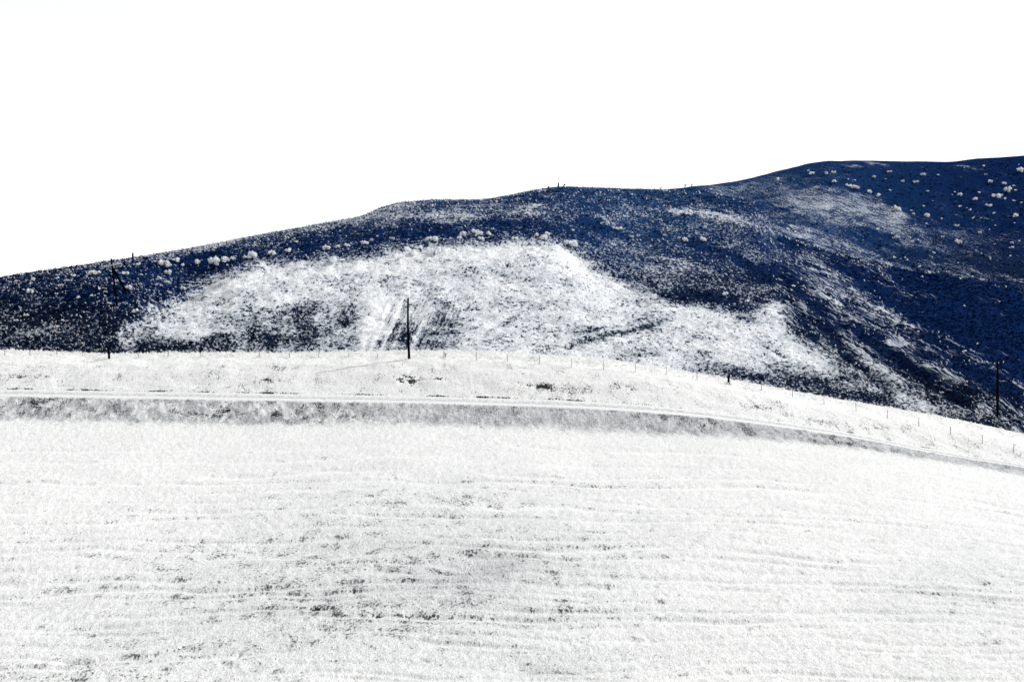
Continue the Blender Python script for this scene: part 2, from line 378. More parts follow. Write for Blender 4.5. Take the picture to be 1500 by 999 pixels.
def sheet_lookup(PXg, Dg, Zg):
    """bilinear height of a (column, distance) sheet"""
    cols = PXg[0]
    def f(px, D_):
        px = np.asarray(px, float); D_ = np.asarray(D_, float)
        ci = np.interp(px, cols, np.arange(len(cols)))
        if Dg.ndim == 2 and not np.allclose(Dg[:, 0], Dg[:, -1]):
            raise ValueError
        ri = np.interp(D_, Dg[:, 0], np.arange(Dg.shape[0]))
        c0 = np.clip(ci.astype(int), 0, len(cols) - 2); r0 = np.clip(ri.astype(int), 0, Dg.shape[0] - 2)
        fc = ci - c0; fr = ri - r0
        return (Zg[r0, c0] * (1 - fc) * (1 - fr) + Zg[r0, c0 + 1] * fc * (1 - fr) + Zg[r0 + 1, c0] * (1 - fc) * fr + Zg[r0 + 1, c0 + 1] * fc * fr)
    return f
fz = sheet_lookup(PX, DD, ZF)
def field_point(px, py):
    """first point of the pasture met by the sight line through a surveyed position"""
    D_ = np.linspace(86, 214, 1600); rx, rz = ray(px, py)
    colpx = 750 + rx * F * cp
    z = fz(np.full_like(D_, colpx), D_)
    below = np.nonzero(rz * D_ <= z)[0]
    i = below[0] if len(below) else len(D_) - 1
    return np.array([rx * D_[i], D_[i], z[i]])

# track sheet lying on its bench
tc = np.linspace(-900, 2400, 700); tr = np.linspace(194.2, 195.5, 4)
TX, TD = np.meshgrid(tc, tr); TZ = fz(TX, TD) + 0.03
TD = TD + 0.12 * fbm(TX / 20, TD, 3, 15); TZ = fz(TX, TD) + 0.03
grid_mesh('track', (TX - 750) / (F * cp) * TD, TD, TZ, M_track)

# ------------------------------------------------------------------ the hill across the valley
cv = lambda *p: list(p)
RIDGE = cv((-900, 520), (-300, 447), (0, 405), (100, 391), (160, 383), (250, 369), (350, 350), (430, 336), (500, 324), (528, 319), (560, 306), (590, 299), (630, 296), (700, 295), (750, 288),
           (800, 279), (830, 276.5), (880, 278), (960, 280), (1040, 286), (1100, 296), (1122, 318), (1140, 342), (1189, 360), (1240, 375), (1290, 387), (1380, 404), (1440, 411), (1500, 416), (1700, 440), (2400, 560))
RIDGE_D = cv((-900, 300), (0, 350), (160, 360), (350, 420), (550, 480), (800, 520), (960, 560), (1130, 545), (1300, 500), (1500, 450), (2400, 380))
UP = cv((-900, 545), (0, 440), (160, 415), (260, 428), (350, 395), (450, 380), (600, 358), (700, 351), (800, 352), (860, 372), (960, 400), (1130, 405), (1300, 450), (1500, 490), (2400, 640))
UP_D = cv((-900, 285), (0, 325), (160, 325), (350, 345), (550, 366), (800, 384), (960, 392), (1130, 400), (1300, 385), (1500, 350), (2400, 320))
MIDC = cv((-900, 560), (0, 480), (160, 462), (350, 470), (550, 460), (800, 450), (960, 470), (1130, 490), (1300, 535), (1500, 575), (2400, 760))
MID_D = cv((-900, 275), (0, 308), (160, 305), (350, 313), (550, 325), (800, 335), (960, 338), (1130, 340), (1300, 315), (1500, 280), (2400, 270))
def dtoe(c): return curve(cv((-900, 255), (0, 285), (550, 290), (960, 292), (1300, 272), (1500, 252), (2400, 240)), c)
hx = np.concatenate([np.linspace(-900, -50, 24), np.linspace(-40, 1540, 900), np.linspace(1556, 2400, 24)])
tk = np.array([0, .1, .25, .55, .82, 1.0, 1.0])
def hill_profile(c):
    yc = curve(CREST, c)
    d = [dtoe(c) - 45, dtoe(c), curve(MID_D, c), curve(UP_D, c), curve(RIDGE_D, c), curve(RIDGE_D, c) + 14, curve(RIDGE_D, c) + 90, curve(RIDGE_D, c) + 400]
    y = [yc + 75, yc + 3, curve(MIDC, c), curve(UP, c), curve(RIDGE, c)]
    z = [ray(c, a)[1] * b for a, b in zip(y, d)]
    z += [z[-1] - 0.4, z[-1] - 14, z[-1] - 110]
    return np.array(d), np.array(z)
dk, zk = hill_profile(hx)
rows = 330
sr = np.concatenate([np.linspace(0, 1, 18)[:-1], np.linspace(1, 4, 290), np.linspace(4, 7, 24)[1:]])   # knot parameter
k0 = np.clip(sr.astype(int), 0, 6); fr = (sr - k0)[:, None]
HD = dk[k0] * (1 - fr) + dk[k0 + 1] * fr
HZ = pchip(dk, zk, HD)
HC = np.broadcast_to(hx, HD.shape)
HX = (HC - 750) / (F * cp) * HD
JX, JY = proj(HX, HD, HZ)
SCAR = [(176, 560), (182, 480), (208, 452), (262, 429), (330, 398), (395, 381), (470, 379), (520, 374), (580, 362), (650, 354), (720, 350), (800, 352), (848, 366), (885, 396), (925, 415), (985, 447), (1040, 449),
        (1095, 462), (1122, 450), (1130, 443), (1148, 446), (1158, 482), (1205, 502), (1250, 528), (1290, 575), (1300, 640), (176, 640)]
wx = JX + 9 * fbm(HX / 12, HD / 12, 3, 101); wy = JY + 6 * fbm(HX / 10, HD / 10, 3, 111)
sdv = polysd(SCAR, wx, wy)
fw = 1 + 2.6 * sstep(1120, 1200, JX)
scar = sstep(-13 * fw, 12 * fw, sdv)
lfar = sstep(1090, 900, wx)
JX0, JY0 = JX, JY
JX = JX + 26 * fbm(HX / 9 + HZ / 9, HZ / 5, 4, 601, .6); JY = JY + 9 * fbm(HX / 8, HZ / 4, 4, 611, .6)
pale = 0.24 + 0.12 * fbm(HX / 14, HD / 14, 3, 121)
pale += 0.22 * blob(JX, JY, 660, 318, 130, 20) + 0.16 * 0.5 * sstep(14, 4, JY - curve(RIDGE, HC)) * sstep(700, 500, JX)
pale += 0.14 * blob(JX, JY, 330, 357, 220, 10, -10) - 0.10 * blob(JX, JY, 300, 385, 260, 9, -7)
pale += 0.12 * blob(JX, JY, 970, 400, 90, 26, 18) + 0.12 * blob(JX, JY, 100, 490, 120, 20) + 0.16 * blob(JX, JY, 880, 318, 60, 10) + 0.28 * blob(JX, JY, 778, 305, 14, 5, 20)
pale += 0.34 * blob(JX, JY, 1010, 313, 70, 7, 7) + 0.20 * blob(JX, JY, 1080, 325, 50, 8, 14) + .2 * blob(JX, JY, 1127, 313, 8, 1.6, 60) + .08 * blob(JX, JY, 1000, 410, 110, 26, 18) - 0.12 * blob(JX, JY, 1060, 295, 90, 8, 8) + 0.10 * blob(JX, JY, 1010, 340, 40, 6, 12)
pale -= 0.22 * blob(JX, JY, 1035, 432, 42, 15, 15) - 0.10 * blob(JX, JY, 1120, 380, 60, 12, 30)
pale -= 0.16 * blob(JX, JY, 1400, 450, 120, 60, 30) + 0.10 * blob(JX, JY, 700, 335, 260, 10, -2) + 0.10 * blob(JX, JY, 1480, 500, 70, 60) + 0.10 * blob(JX, JY, 80, 470, 90, 20)
pale -= 0.14 * blob(JX, JY, 760, 330, 90, 12) + 0.08 * blob(JX, JY, 900, 300, 130, 6)
# combed flank at the right
dg = (JY - 330) - 0.78 * (JX - 1130)
pale += 0.07 * sstep(1060, 1140, JX) * sstep(170, 20, np.abs(dg - 60)) + 0.17 * sstep(1120, 1220, JX) * sstep(150, 20, np.abs(dg - 30)) * sstep(-0.2, 0.5, fbm(dg / 11, (JX + JY) / 260, 3, 131))
pale += 0.22 * blob(JX, JY, 1340, 590, 100, 22, 14)
pale -= 0.09 * sstep(1220, 1330, JX - .2 * (JY - 400)) * sstep(600, 560, JY) + 0.02 * blob(JX, JY, 1390, 575, 90, 30, 20)
JX = JX0 + .35 * (JX - JX0); JY = JY0 + .35 * (JY - JY0)
paleS = 0.71 + 0.13 * fbm(HX / 9, HD / 9, 3, 141)
for (cx, cy, rx, ry, a, an) in [(380, 488, 30, 28, .24, 0), (447, 478, 22, 42, .34, 8), (410, 502, 40, 14, .2, 0), (506, 470, 24, 20, .24, 0), (490, 502, 30, 12, .14, 0), (360, 455, 14, 20, .14, 0), (592, 468, 13, 22, .22, 8), (578, 502, 44, 14, .20, 0), (628, 500, 40, 18, .22, 0), (656, 470, 18, 30, .20, 0), (636, 455, 14, 12, .12, 0), (250, 505, 70, 13, .34, 0), (215, 485, 22, 14, .22, 0),
        (330, 470, 30, 20, .12, 0), (890, 492, 50, 4, .34, -16), (850, 498, 16, 4, .36, -14), (960, 475, 30, 4, .34, -12), (900, 478, 60, 2.5, .25, -13), (1130, 555, 70, 16, .26, 8), (1060, 545, 70, 8, .2, 8), (1215, 570, 65, 26, .30, 12), (940, 520, 30, 7, .22, 0),
        (1185, 490, 26, 12, .45, 30), (1100, 470, 26, 6, .3, 20), (1235, 530, 26, 16, .26, 35), (720, 500, 20, 4, .2, -20), (735, 475, 34, 2.6, .25, -30), (1290, 590, 60, 22, .2, 15)]:
    paleS = paleS - a * blob(JX, JY, cx, cy, rx, ry, an)
boxm = lambda x0, x1, y0, y1, f: sstep(x0 - f, x0 + f, wx) * sstep(x1 + f, x1 - f, wx) * sstep(y0 - f, y0 + f, wy) * sstep(y1 + f, y1 - f, wy)
patch = fbm(HX / 2.6 + HZ / 8, HZ / 2.4, 4, 155)
wy = wy + 16 * fbm(HX / 5, HX * 0, 3, 156)
paleS -= (0.06 + 0.10 * patch) * (boxm(352, 532, 446, 600, 11) + .8 * boxm(556, 668, 452, 600, 13)) + .2 * boxm(200, 352, 494, 600, 9)
# white gullies running down the lower face
g1 = (JX0 - 545) + 0.42 * (JY0 - 480)
for gx, gw, ga in ((-3, 5, .45), (11, 3, .3), (28, 3.5, .35), (44, 3, .25), (72, 4, .3)):
    paleS += ga * np.exp(-((g1 - gx) / gw) ** 2) * sstep(438, 455, JY) * sstep(535, 500, JY)
paleS -= 0.22 * sstep(9, 2, np.abs(sdv - 8 - 5 * fbm(HX / 6, HD / 6, 2, 150))) * sstep(0.0, 0.4, fbm(HX / 7, HD / 7, 2, 151)) * sstep(900, 700, JX)
paleS += .22 * sstep(-4, 4, sdv) * sstep(26, 8, sdv) * sstep(930, 850, JX) * sstep(300, 380, JX)
# broken dark cracks across the scar
ck = fbm(HX / 6 + HZ / 9, HZ / 1.5 - HX / 14, 4, 152, 0.6)
crack = sstep(0.09, 0.01, np.abs(ck)) * sstep(-0.25, 0.4, fbm(HX / 12, HZ / 6, 3, 153))
paleS -= 0.36 * crack
pale = pale * (1 - scar) + paleS * scar
JX, JY = JX0, JY0
# coordinates combed along the slope: left part leans one way, right flank the other
angr = np.where(JX < 900, -1.0, 1.0)
h2 = HZ
along = np.where(JX < 900, HX * 0.37 + h2 * 0.93, HX * 0.80 - h2 * 1.05)
across = np.where(JX < 900, HX * 0.93 - h2 * 0.37, HX * 0.62 + h2 * 1.02)
LX = JX0 + 3 * fbm(HX / 4, HZ / 3, 2, 701); LY = JY0 + 3 * fbm(HX / 5, HZ / 3, 2, 702)
brk = 0.35 + 0.65 * sstep(-.3, .35, fbm(across / 2.2, along / 22, 3, 703)); spur = np.zeros_like(JX)
for pts, w_, a_ in [([(1066, 380), (1132, 413), (1181, 450), (1230, 491), (1280, 532), (1325, 570)], 7, .26), ([(1177, 357), (1192, 380), (1238, 417), (1288, 458), (1345, 495), (1390, 530)], 5, .24),
        ([(1280, 390), (1312, 421), (1350, 455)], 5, .26), ([(1288, 454), (1337, 483), (1378, 503), (1436, 528), (1489, 561), (1530, 590)], 6, .30), ([(1300, 505), (1330, 525), (1362, 540), (1392, 549)], 4, .34),
        ([(1110, 372), (1150, 392), (1215, 440), (1262, 478)], 4, .16), ([(1400, 556), (1440, 575), (1470, 590)], 5, .2), ([(900, 312), (960, 322), (1040, 345), (1100, 370)], 5, .14), ([(1255, 440), (1296, 480), (1330, 512)], 4, .18),
        ([(1420, 500), (1455, 520), (1500, 535)], 4, .2), ([(1030, 350), (1085, 372), (1120, 400)], 4, .14)]:
    g_ = linefield(LX, LY, pts, w_); pale += .7 * a_ * g_ * brk; spur += 1.6 * g_ * a_
for pts, w_, a_ in [([(1085, 384), (1140, 405), (1165, 424), (1197, 452), (1247, 487), (1312, 520), (1350, 550), (1420, 590)], 8, .26), ([(1150, 350), (1230, 385), (1290, 430), (1350, 468), (1440, 505)], 9, .18), ([(1190, 460), (1225, 500), (1265, 540), (1300, 575)], 7, .22),
        ([(960, 340), (1050, 365), (1110, 400), (1160, 440), (1180, 470)], 8, .14), ([(1400, 535), (1450, 555), (1510, 590)], 7, .2)]:
    g_ = linefield(LX, LY, pts, w_); pale -= a_ * g_; spur -= 2.2 * g_ * a_
blue = np.clip(0.95 - 0.75 * scar * sstep(1300, 500, JX) * 0.6 - 0.7 * sstep(90, 20, wy * 0 + (np.broadcast_to(curve(CREST, hx), JY.shape) - JY)) - 0.65 * blob(JX, JY, 1000, 425, 130, 40) - .55 * blob(JX, JY, 60, 490, 190, 40) - .35 * blob(JX, JY, 1330, 560, 160, 50, 25) - .5 * blob(JX, JY, 1200, 520, 120, 70, 40), 0, 1)
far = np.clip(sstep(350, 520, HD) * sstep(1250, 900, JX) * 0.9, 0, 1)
streak = (1 - .8 * blob(JX, JY, 1350, 592, 120, 26, 16)) * np.clip(sstep(1080, 1190, JX + 0.15 * (JY - 400)) * (1 - 0.6 * sstep(560, 610, JY) * sstep(1300, 1200, JX)), 0, 1) * (1 - 0.8 * scar) + 0.75 * scar * blob(JX, JY, 600, 475, 90, 40)
rel = 0.55 * fbm(HX / 5, HD / 4, 4, 161, 0.6) + 0.8 * fbm(HX / 30, HD / 30, 3, 171)
lip = 1.3 * sstep(-4, 5, sdv) * sstep(80, 10, sdv) * sstep(1000, 850, JX)
flank = 0.55 * fbm(across / 7, along / 60, 3, 181) * streak * (1 - scar)
ridgefade = 1 - 0.75 * sstep(18, 3, JY - curve(RIDGE, HC))
HZ2 = HZ + (rel + spur - lip + flank - 0.25 * crack * scar) * sstep(0.3, 1.2, sr)[:, None] * ridgefade
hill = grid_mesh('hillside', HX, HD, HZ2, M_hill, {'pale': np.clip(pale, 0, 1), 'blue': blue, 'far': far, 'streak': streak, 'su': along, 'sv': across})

# ------------------------------------------------------------------ the farther hill at the right
BR = cv((300, 470), (700, 340), (940, 282), (1000, 275), (1050, 270), (1100, 262), (1140, 252), (1190, 240.5), (1215, 238), (1250, 237.5), (1300, 238), (1390, 238.5), (1430, 234), (1500, 229.5), (1700, 222), (2500, 260))
BRD = cv((300, 800), (940, 860), (1200, 960), (1500, 960), (2500, 900))
bx = np.concatenate([np.linspace(300, 900, 40), np.linspace(905, 1540, 460), np.linspace(1555, 2500, 40)])
def bprof(c):
    rd = curve(BRD, c); ry = curve(BR, c)
    d = [0 * c + 560, 0 * c + 640, 700 + 0 * c, 800 + 0 * c, rd, rd + 30, rd + 150, rd + 700]
    y = [0 * c + 520, curve(cv((300, 520), (940, 400), (1130, 360), (1500, 440), (2500, 560)), c), curve(cv((300, 500), (940, 345), (1130, 335), (1300, 375), (1500, 400), (2500, 480)), c),
         ry + curve(cv((300, 20), (940, 30), (1200, 58), (1500, 85), (2500, 90)), c), ry]
    z = [ray(c, a)[1] * b for a, b in zip(y, d)]
    z += [z[-1] - 1.2, z[-1] - 30, z[-1] - 200]
    return np.array(d), np.array(z)
bdk, bzk = bprof(bx)
br_ = np.concatenate([np.linspace(0, 1, 8)[:-1], np.linspace(1, 4, 180), np.linspace(4, 7, 16)[1:]])
k0 = np.clip(br_.astype(int), 0, 6); fr = (br_ - k0)[:, None]
BD = bdk[k0] * (1 - fr) + bdk[k0 + 1] * fr; BZ = pchip(bdk, bzk, BD)
BC = np.broadcast_to(bx, BD.shape); BX = (BC - 750) / (F * cp) * BD
KX, KY = proj(BX, BD, BZ)
KX0, KY0 = KX, KY
KX = KX + 34 * fbm(BX / 22 + BZ / 22, BZ / 12, 4, 621, .6); KY = KY + 10 * fbm(BX / 20, BZ / 10, 4, 631, .6)
bp = 0.15 + 0.10 * fbm(BX / 30, BD / 30, 3, 201)
for (cx, cy, rx, ry, a, an) in [(1180, 290, 90, 26, .18, 12), (1265, 304, 80, 24, .18, 22), (1300, 312, 34, 10, .20, 10), (1205, 360, 110, 12, .28, 21), (1300, 391, 40, 5, .3, 14), (1150, 338, 50, 9, .3, 22), (1210, 318, 120, 38, .22, 20), (1190, 300, 90, 20, .10, 12), (1265, 242, 32, 3.4, .55, 6), (1415, 243, 28, 3, .45, 4),
        (1060, 278, 60, 9, .25, -8), (1330, 345, 70, 22, .18, 25), (1420, 365, 90, 32, .17, 10), (1375, 392, 60, 6, .26, 12), (1470, 411, 50, 3, .34, 8), (1460, 300, 60, 40, .06, 0)]:
    bp = bp + a * blob(KX, KY, cx, cy, rx, ry, an)
bp = 0.13 + (bp - 0.13) * 0.78 - 0.16 * blob(KX, KY, 1250, 334, 90, 5, 24) - 0.12 * blob(KX, KY, 1355, 378, 36, 14) - 0.08 * blob(KX, KY, 1400, 270, 120, 22)
KX, KY = KX0, KY0
BZ2 = BZ + (1.6 * fbm(BX / 18, BD / 18, 4, 211) + 1.0 * fbm(BX / 70, BD / 60, 2, 221)) * (1 - .8 * sstep(14, 3, KY - curve(BR, BC)))
bst = np.clip(0.5 + 0 * BX, 0, 1)
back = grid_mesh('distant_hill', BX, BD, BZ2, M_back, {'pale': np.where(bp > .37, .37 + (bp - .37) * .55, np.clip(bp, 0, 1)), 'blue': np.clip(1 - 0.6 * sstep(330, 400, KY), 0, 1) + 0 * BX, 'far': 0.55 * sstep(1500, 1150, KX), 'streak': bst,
                'su': BX * 0.9 - BZ * 0.8, 'sv': BX * 0.5 + BZ * 1.0})
# valley floor reaching the horizon
gx, gy = np.meshgrid(np.linspace(-9000, 9000, 60), np.linspace(-3000, 12000, 60))
gz = -95 + 6 * fbm(gx / 900, gy / 900, 3, 230)
grid_mesh('ground', gx, gy, gz, M_ground)

# look-ups on hill sheets (columns are straight lines of constant bearing)
def sheet_point(px, py, hxs, HDg, HZg, rmin, rmax):
    rx, rz = ray(px, py); c = 750 + rx * F * cp
    i = int(np.clip(np.searchsorted(hxs, c) - 1, 0, len(hxs) - 2)); t = (c - hxs[i]) / (hxs[i + 1] - hxs[i])
    D_ = HDg[rmin:rmax, i] * (1 - t) + HDg[rmin:rmax, i + 1] * t; Z_ = HZg[rmin:rmax, i] * (1 - t) + HZg[rmin:rmax, i + 1] * t
    hit = np.nonzero(rz * D_ <= Z_)[0]
    if len(hit) == 0: k = int(np.argmax(Z_ / D_))
    else: k = hit[0]
    return np.array([rx * D_[k], D_[k], Z_[k]])
def hill_point(px, py): return sheet_point(px, py, hx, HD, HZ2, 10, 17 + 290 + 3)
def back_point(px, py): return sheet_point(px, py, bx, BD, BZ2, 10, 7 + 180 + 3)

# ------------------------------------------------------------------ ground cover (stuff)
def tuft_mesh(name, mat, nb, h, w_, lean, seed):
    r = random.Random(seed); v = []; f = []
    for i in range(nb):
        a = r.uniform(0, 6.283); rr = r.uniform(0, .16); x, y = rr * math.cos(a), rr * math.sin(a)
        hh = h * r.uniform(.5, 1.1); b = r.uniform(0, 3.14); dx, dy = w_ * math.cos(b), w_ * math.sin(b)
        lx = -lean * hh + r.uniform(-.25, .25) * hh; ly = r.uniform(-.3, .2) * hh
        k = len(v)
        v += [(x - dx, y - dy, -.03), (x + dx, y + dy, -.03), (x + dx * .7 + lx * .35, y + dy * .7 + ly * .35, hh * .55), (x - dx * .7 + lx * .35, y - dy * .7 + ly * .35, hh * .55), (x + lx, y + ly, hh * .85)]
        f += [(k, k + 1, k + 2, k + 3), (k + 3, k + 2, k + 4)]
    me = bpy.data.meshes.new(name); me.from_pydata(v, [], f); me.materials.append(mat); me.update(); return me
def leafball_mesh(name, mats, nl, rx, rz, ls, seed, stems=0):
    r = random.Random(seed); v = []; f = []; mi = []
    lobes = [(r.uniform(-.75, .75) * rx, r.uniform(-.75, .75) * rx, rz * r.uniform(.3, .9), r.uniform(.25, .65)) for _ in range(5)]
    for i in range(nl):
        L = lobes[r.randrange(5)]
        while True:
            p = [r.uniform(-1, 1) for _ in range(3)]; q = sum(t * t for t in p)
            if .12 < q < 1: break
        c = (L[0] + p[0] * L[3] * rx, L[1] + p[1] * L[3] * rx, max(0.02, L[2] + p[2] * L[3] * rz))
        s_ = ls * r.uniform(.5, 1.3); u = np.array([r.gauss(0, 1) for _ in range(3)]); u[2] *= .4; u /= np.linalg.norm(u)
        w2 = np.cross(u, [r.gauss(0, .45), r.gauss(0, .45), 1]); w2 /= np.linalg.norm(w2)
        k = len(v); c = np.array(c)
        v += [tuple(c - u * s_), tuple(c - w2 * s_ * .6), tuple(c + u * s_), tuple(c + w2 * s_ * .6)]; f.append((k, k + 1, k + 2, k + 3)); mi.append(0)
    if stems:
        for L in lobes:
            k = len(v)
            for a in range(4):
                for b in range(8):
                    th = math.pi * (a + .5) / 4; ph_ = b * math.pi / 4 + a * .4; q_ = r.uniform(.55, .95)
                    v.append((L[0] + q_ * L[3] * rx * math.sin(th) * math.cos(ph_), L[1] + q_ * L[3] * rx * math.sin(th) * math.sin(ph_), max(.02, L[2] + q_ * L[3] * rz * math.cos(th))))
            for a in range(3):
                for b in range(8): f.append((k + a * 8 + b, k + a * 8 + (b + 1) % 8, k + a * 8 + 8 + (b + 1) % 8, k + a * 8 + 8 + b)); mi.append(0)
            f.append(tuple(k + b for b in range(8))); mi.append(0)
        mb = MB()
        for i in range(stems):
            a = r.uniform(0, 6.28); mb.tube([(0, 0, -.3), (.25 * rx * math.cos(a), .25 * rx * math.sin(a), rz * .6), (.7 * rx * math.cos(a), .7 * rx * math.sin(a), rz * 1.35)], [.05 * rx, .035 * rx, .012 * rx], 4)
        k = len(v); v += mb.v; f += [tuple(k + t for t in q) for q in mb.f]; mi += [1] * len(mb.f)
    me = bpy.data.meshes.new(name); me.from_pydata(v, [], f)
    for m_ in mats: me.materials.append(m_)
    me.polygons.foreach_set('material_index', mi); me.update(); return me
def scatter(name, P, scale, meshes, rotmax=3.14, seed=0):
    """one object whose points carry instances; the instanced meshes are not linked in the scene"""
    me = bpy.data.meshes.new(name); me.vertices.add(len(P)); me.vertices.foreach_set('co', np.asarray(P, np.float32).ravel())
    a = me.attributes.new('size', 'FLOAT', 'POINT'); a.data.foreach_set('value', np.asarray(scale, np.float32))
    o = bpy.data.objects.new(name, me); COL.objects.link(o); o['kind'] = 'stuff'
    ng = bpy.data.node_groups.new(name, 'GeometryNodeTree')
    ng.interface.new_socket('Geometry', in_out='INPUT', socket_type='NodeSocketGeometry'); ng.interface.new_socket('Geometry', in_out='OUTPUT', socket_type='NodeSocketGeometry')
    gi = ng.nodes.new('NodeGroupInput'); go = ng.nodes.new('NodeGroupOutput'); ip = ng.nodes.new('GeometryNodeInstanceOnPoints')
    cg = ng.nodes.new('GeometryNodeGeometryToInstance')
    for k, mm in enumerate(meshes):
        src = bpy.data.objects.new(name + '_source', mm)
        oi = ng.nodes.new('GeometryNodeObjectInfo'); oi.inputs['Object'].default_value = src; oi.inputs['As Instance'].default_value = True
        ng.links.new(oi.outputs['Geometry'], cg.inputs[0])
    ip.inputs['Pick Instance'].default_value = True
    # Object Info already yields an instance; join them and pick by index
    jn = ng.nodes.new('GeometryNodeJoinGeometry')
    for nd in [x for x in ng.nodes if x.bl_idname == 'GeometryNodeObjectInfo']: ng.links.new(nd.outputs['Geometry'], jn.inputs[0])
    ng.nodes.remove(cg)
    ng.links.new(gi.outputs[0], ip.inputs['Points']); ng.links.new(jn.outputs[0], ip.inputs['Instance'])
    rv = ng.nodes.new('FunctionNodeRandomValue'); rv.data_type = 'FLOAT_VECTOR'; rv.inputs[0].default_value = (-.1, -.1, -rotmax); rv.inputs[1].default_value = (.1, .1, rotmax); rv.inputs['Seed'].default_value = seed
    ng.links.new(rv.outputs[0], ip.inputs['Rotation'])
    na = ng.nodes.new('GeometryNodeInputNamedAttribute'); na.data_type = 'FLOAT'; na.inputs['Name'].default_value = 'size'
    ng.links.new(na.outputs[0], ip.inputs['Scale']); ng.links.new(ip.outputs[0], go.inputs[0])
    md = o.modifiers.new('scatter', 'NODES'); md.node_group = ng
    return o
def pick(n, Xg, Yg, Zg, prob, r0, r1):
    """random points on a sheet, spread evenly over its cells then thinned by prob"""
    m, c = Xg.shape
    i = rng.uniform(r0, r1 - 1.001, n); j = rng.uniform(0, c - 1.001, n); i0 = i.astype(int); j0 = j.astype(int); a = i - i0; b = j - j0
    bl = lambda G: (G[i0, j0] * (1 - a) * (1 - b) + G[i0 + 1, j0] * a * (1 - b) + G[i0, j0 + 1] * (1 - a) * b + G[i0 + 1, j0 + 1] * a * b)
    keep = rng.uniform(0, 1, n) < bl(prob)
    return np.stack([bl(Xg), bl(Yg), bl(Zg)], 1)[keep]
i0r, i1r = 36, 36 + 440 + 180
pg = np.clip(1.0 - 2.0 * soil, 0.05, 1) * (1 - .55 * mid) * (1 - .85 * lit_tread) * (1 - 0.75 * upb * sstep(22, 8, IY - yc_) * sstep(2, 5, IY - yc_)) * (1 - onroad) * sstep(-60, -20, PX) * sstep(1560, 1520, PX)
P = pick(150000, XF, DD, ZF, pg, i0r, i1r)
clump = 0.6 + 0.4 * fbm(P[:, 0] / 1.4, P[:, 1] / 1.0, 2, 300)
sz = np.clip(clump, .25, 1.3) * rng.uniform(.5, 1.1, len(P)) * 0.50 * np.clip(P[:, 1] / 150, .65, 1.2)
gm = [tuft_mesh('grass_tuft', M_grass, 9, .5, .035, .45, s) for s in (1, 2, 3)]
P2 = pick(9000, XF, DD, ZF, sstep(206, 209, DD) * sstep(215, 213, DD) * sstep(-60, -20, PX) * sstep(1560, 1520, PX), 36 + 440 + 120, 36 + 440 + 189)
P = np.concatenate([P, P2]); sz = np.concatenate([sz, rng.uniform(.3, 1.0, len(P2)) * np.clip(.9 + .6 * fbm(P2[:, 0] / 2, P2[:, 1] / 3, 2, 310), .4, 1.4)])
scatter('frosted_grass', P, sz, gm, 0.5, 1)
# dark scrub on the hill
hsel = (sr > 1.0) & (sr < 4.05)
r0, r1 = 17, 17 + 290 + 2
ph = np.clip((0.62 - pale) * 1.6, 0, 1) * sstep(-60, -20, JX) * sstep(1560, 1520, JX) * sstep(-1, 4, JY - curve(RIDGE, HC))
P = pick(60000, HX, HD, HZ2, ph, r0, r1)
bl_ = rng.uniform(0, 1, len(P)) < 0.55
q = proj(P[:, 0], P[:, 1], P[:, 2])
crestd = curve(CREST, q[0]) - q[1]
black = (crestd < 75) & (rng.uniform(0, 1, len(P)) < .8)
sm = [leafball_mesh('scrub', [M_scrub], 22, .8, .5, .34, s) for s in (5, 6, 7)]
sk = [leafball_mesh('scrub', [M_scrubk], 22, .8, .5, .34, s) for s in (8, 9)]
def ssz(P): return rng.uniform(.3, 1.0, len(P)) * np.clip(P[:, 1] / 420, .6, 1.2) * 0.62
scatter('navy_scrub', P[~black], ssz(P[~black]), sm, 3.14, 2)
scatter('black_scrub', P[black], ssz(P[black]), sk, 3.14, 3)
pt = np.clip((pale - 0.1) * .8, 0, .35) * sstep(-60, -20, JX) * sstep(1560, 1520, JX)
P = pick(60000, HX, HD, HZ2, pt, r0, r1)
hm = [tuft_mesh('hill_tuft', M_tuftp, 8, .9, .10, .5, s) for s in (11, 12)]
scatter('pale_hill_grass', P, rng.uniform(.4, 1.1, len(P)) * np.clip(P[:, 1] / 420, .6, 1.2) * .8, hm, .6, 4)
pb = np.clip((0.5 - bp) * 1.8, 0, 1) * sstep(930, 960, KX) * sstep(1560, 1520, KX) * sstep(0, 12, KY - curve(BR, BC))
ps = np.clip((0.45 - pale) * 2, 0, 1) * sstep(30, 60, JY - curve(RIDGE, HC) + 45) * (0.03 + blob(JX, JY, 330, 395, 260, 14, -7) + .8 * blob(JX, JY, 700, 343, 120, 8) + .7 * blob(JX, JY, 980, 400, 120, 30, 25) + .22 * blob(JX, JY, 120, 440, 150, 50) + .35 * blob(JX, JY, 940, 345, 120, 20, 5)) * sstep(-.2, .4, fbm(HX / 6, HD / 6, 2, 501))
P = pick(9000, HX, HD, HZ2, np.clip(ps, 0, 1), r0, r1)
fs = [leafball_mesh('pale_scrub', [M_frost], 40, .9, .8, .34, s) for s in (41, 42, 43)]
scatter('pale_scrub', P, rng.uniform(.15, .55, len(P)) ** 1.2 * 1.3, fs, 3.14, 6)
ps = sstep(930, 960, KX) * sstep(1560, 1520, KX) * (.15 + .9 * blob(KX, KY, 1270, 275, 90, 8, 22) + .8 * blob(KX, KY, 1450, 285, 80, 30) + .5 * blob(KX, KY, 1350, 330, 120, 40)) * sstep(-.1, .5, fbm(BX / 14, BD / 14, 2, 502)) * sstep(0, 8, KY - curve(BR, BC))
P = pick(2500, BX, BD, BZ2, np.clip(ps, 0, 1), 7, 7 + 180)
scatter('distant_pale_scrub', P, rng.uniform(.4, 1.1, len(P)), fs, 3.14, 7)
P = pick(6000, BX, BD, BZ2, pb, 7, 7 + 180)
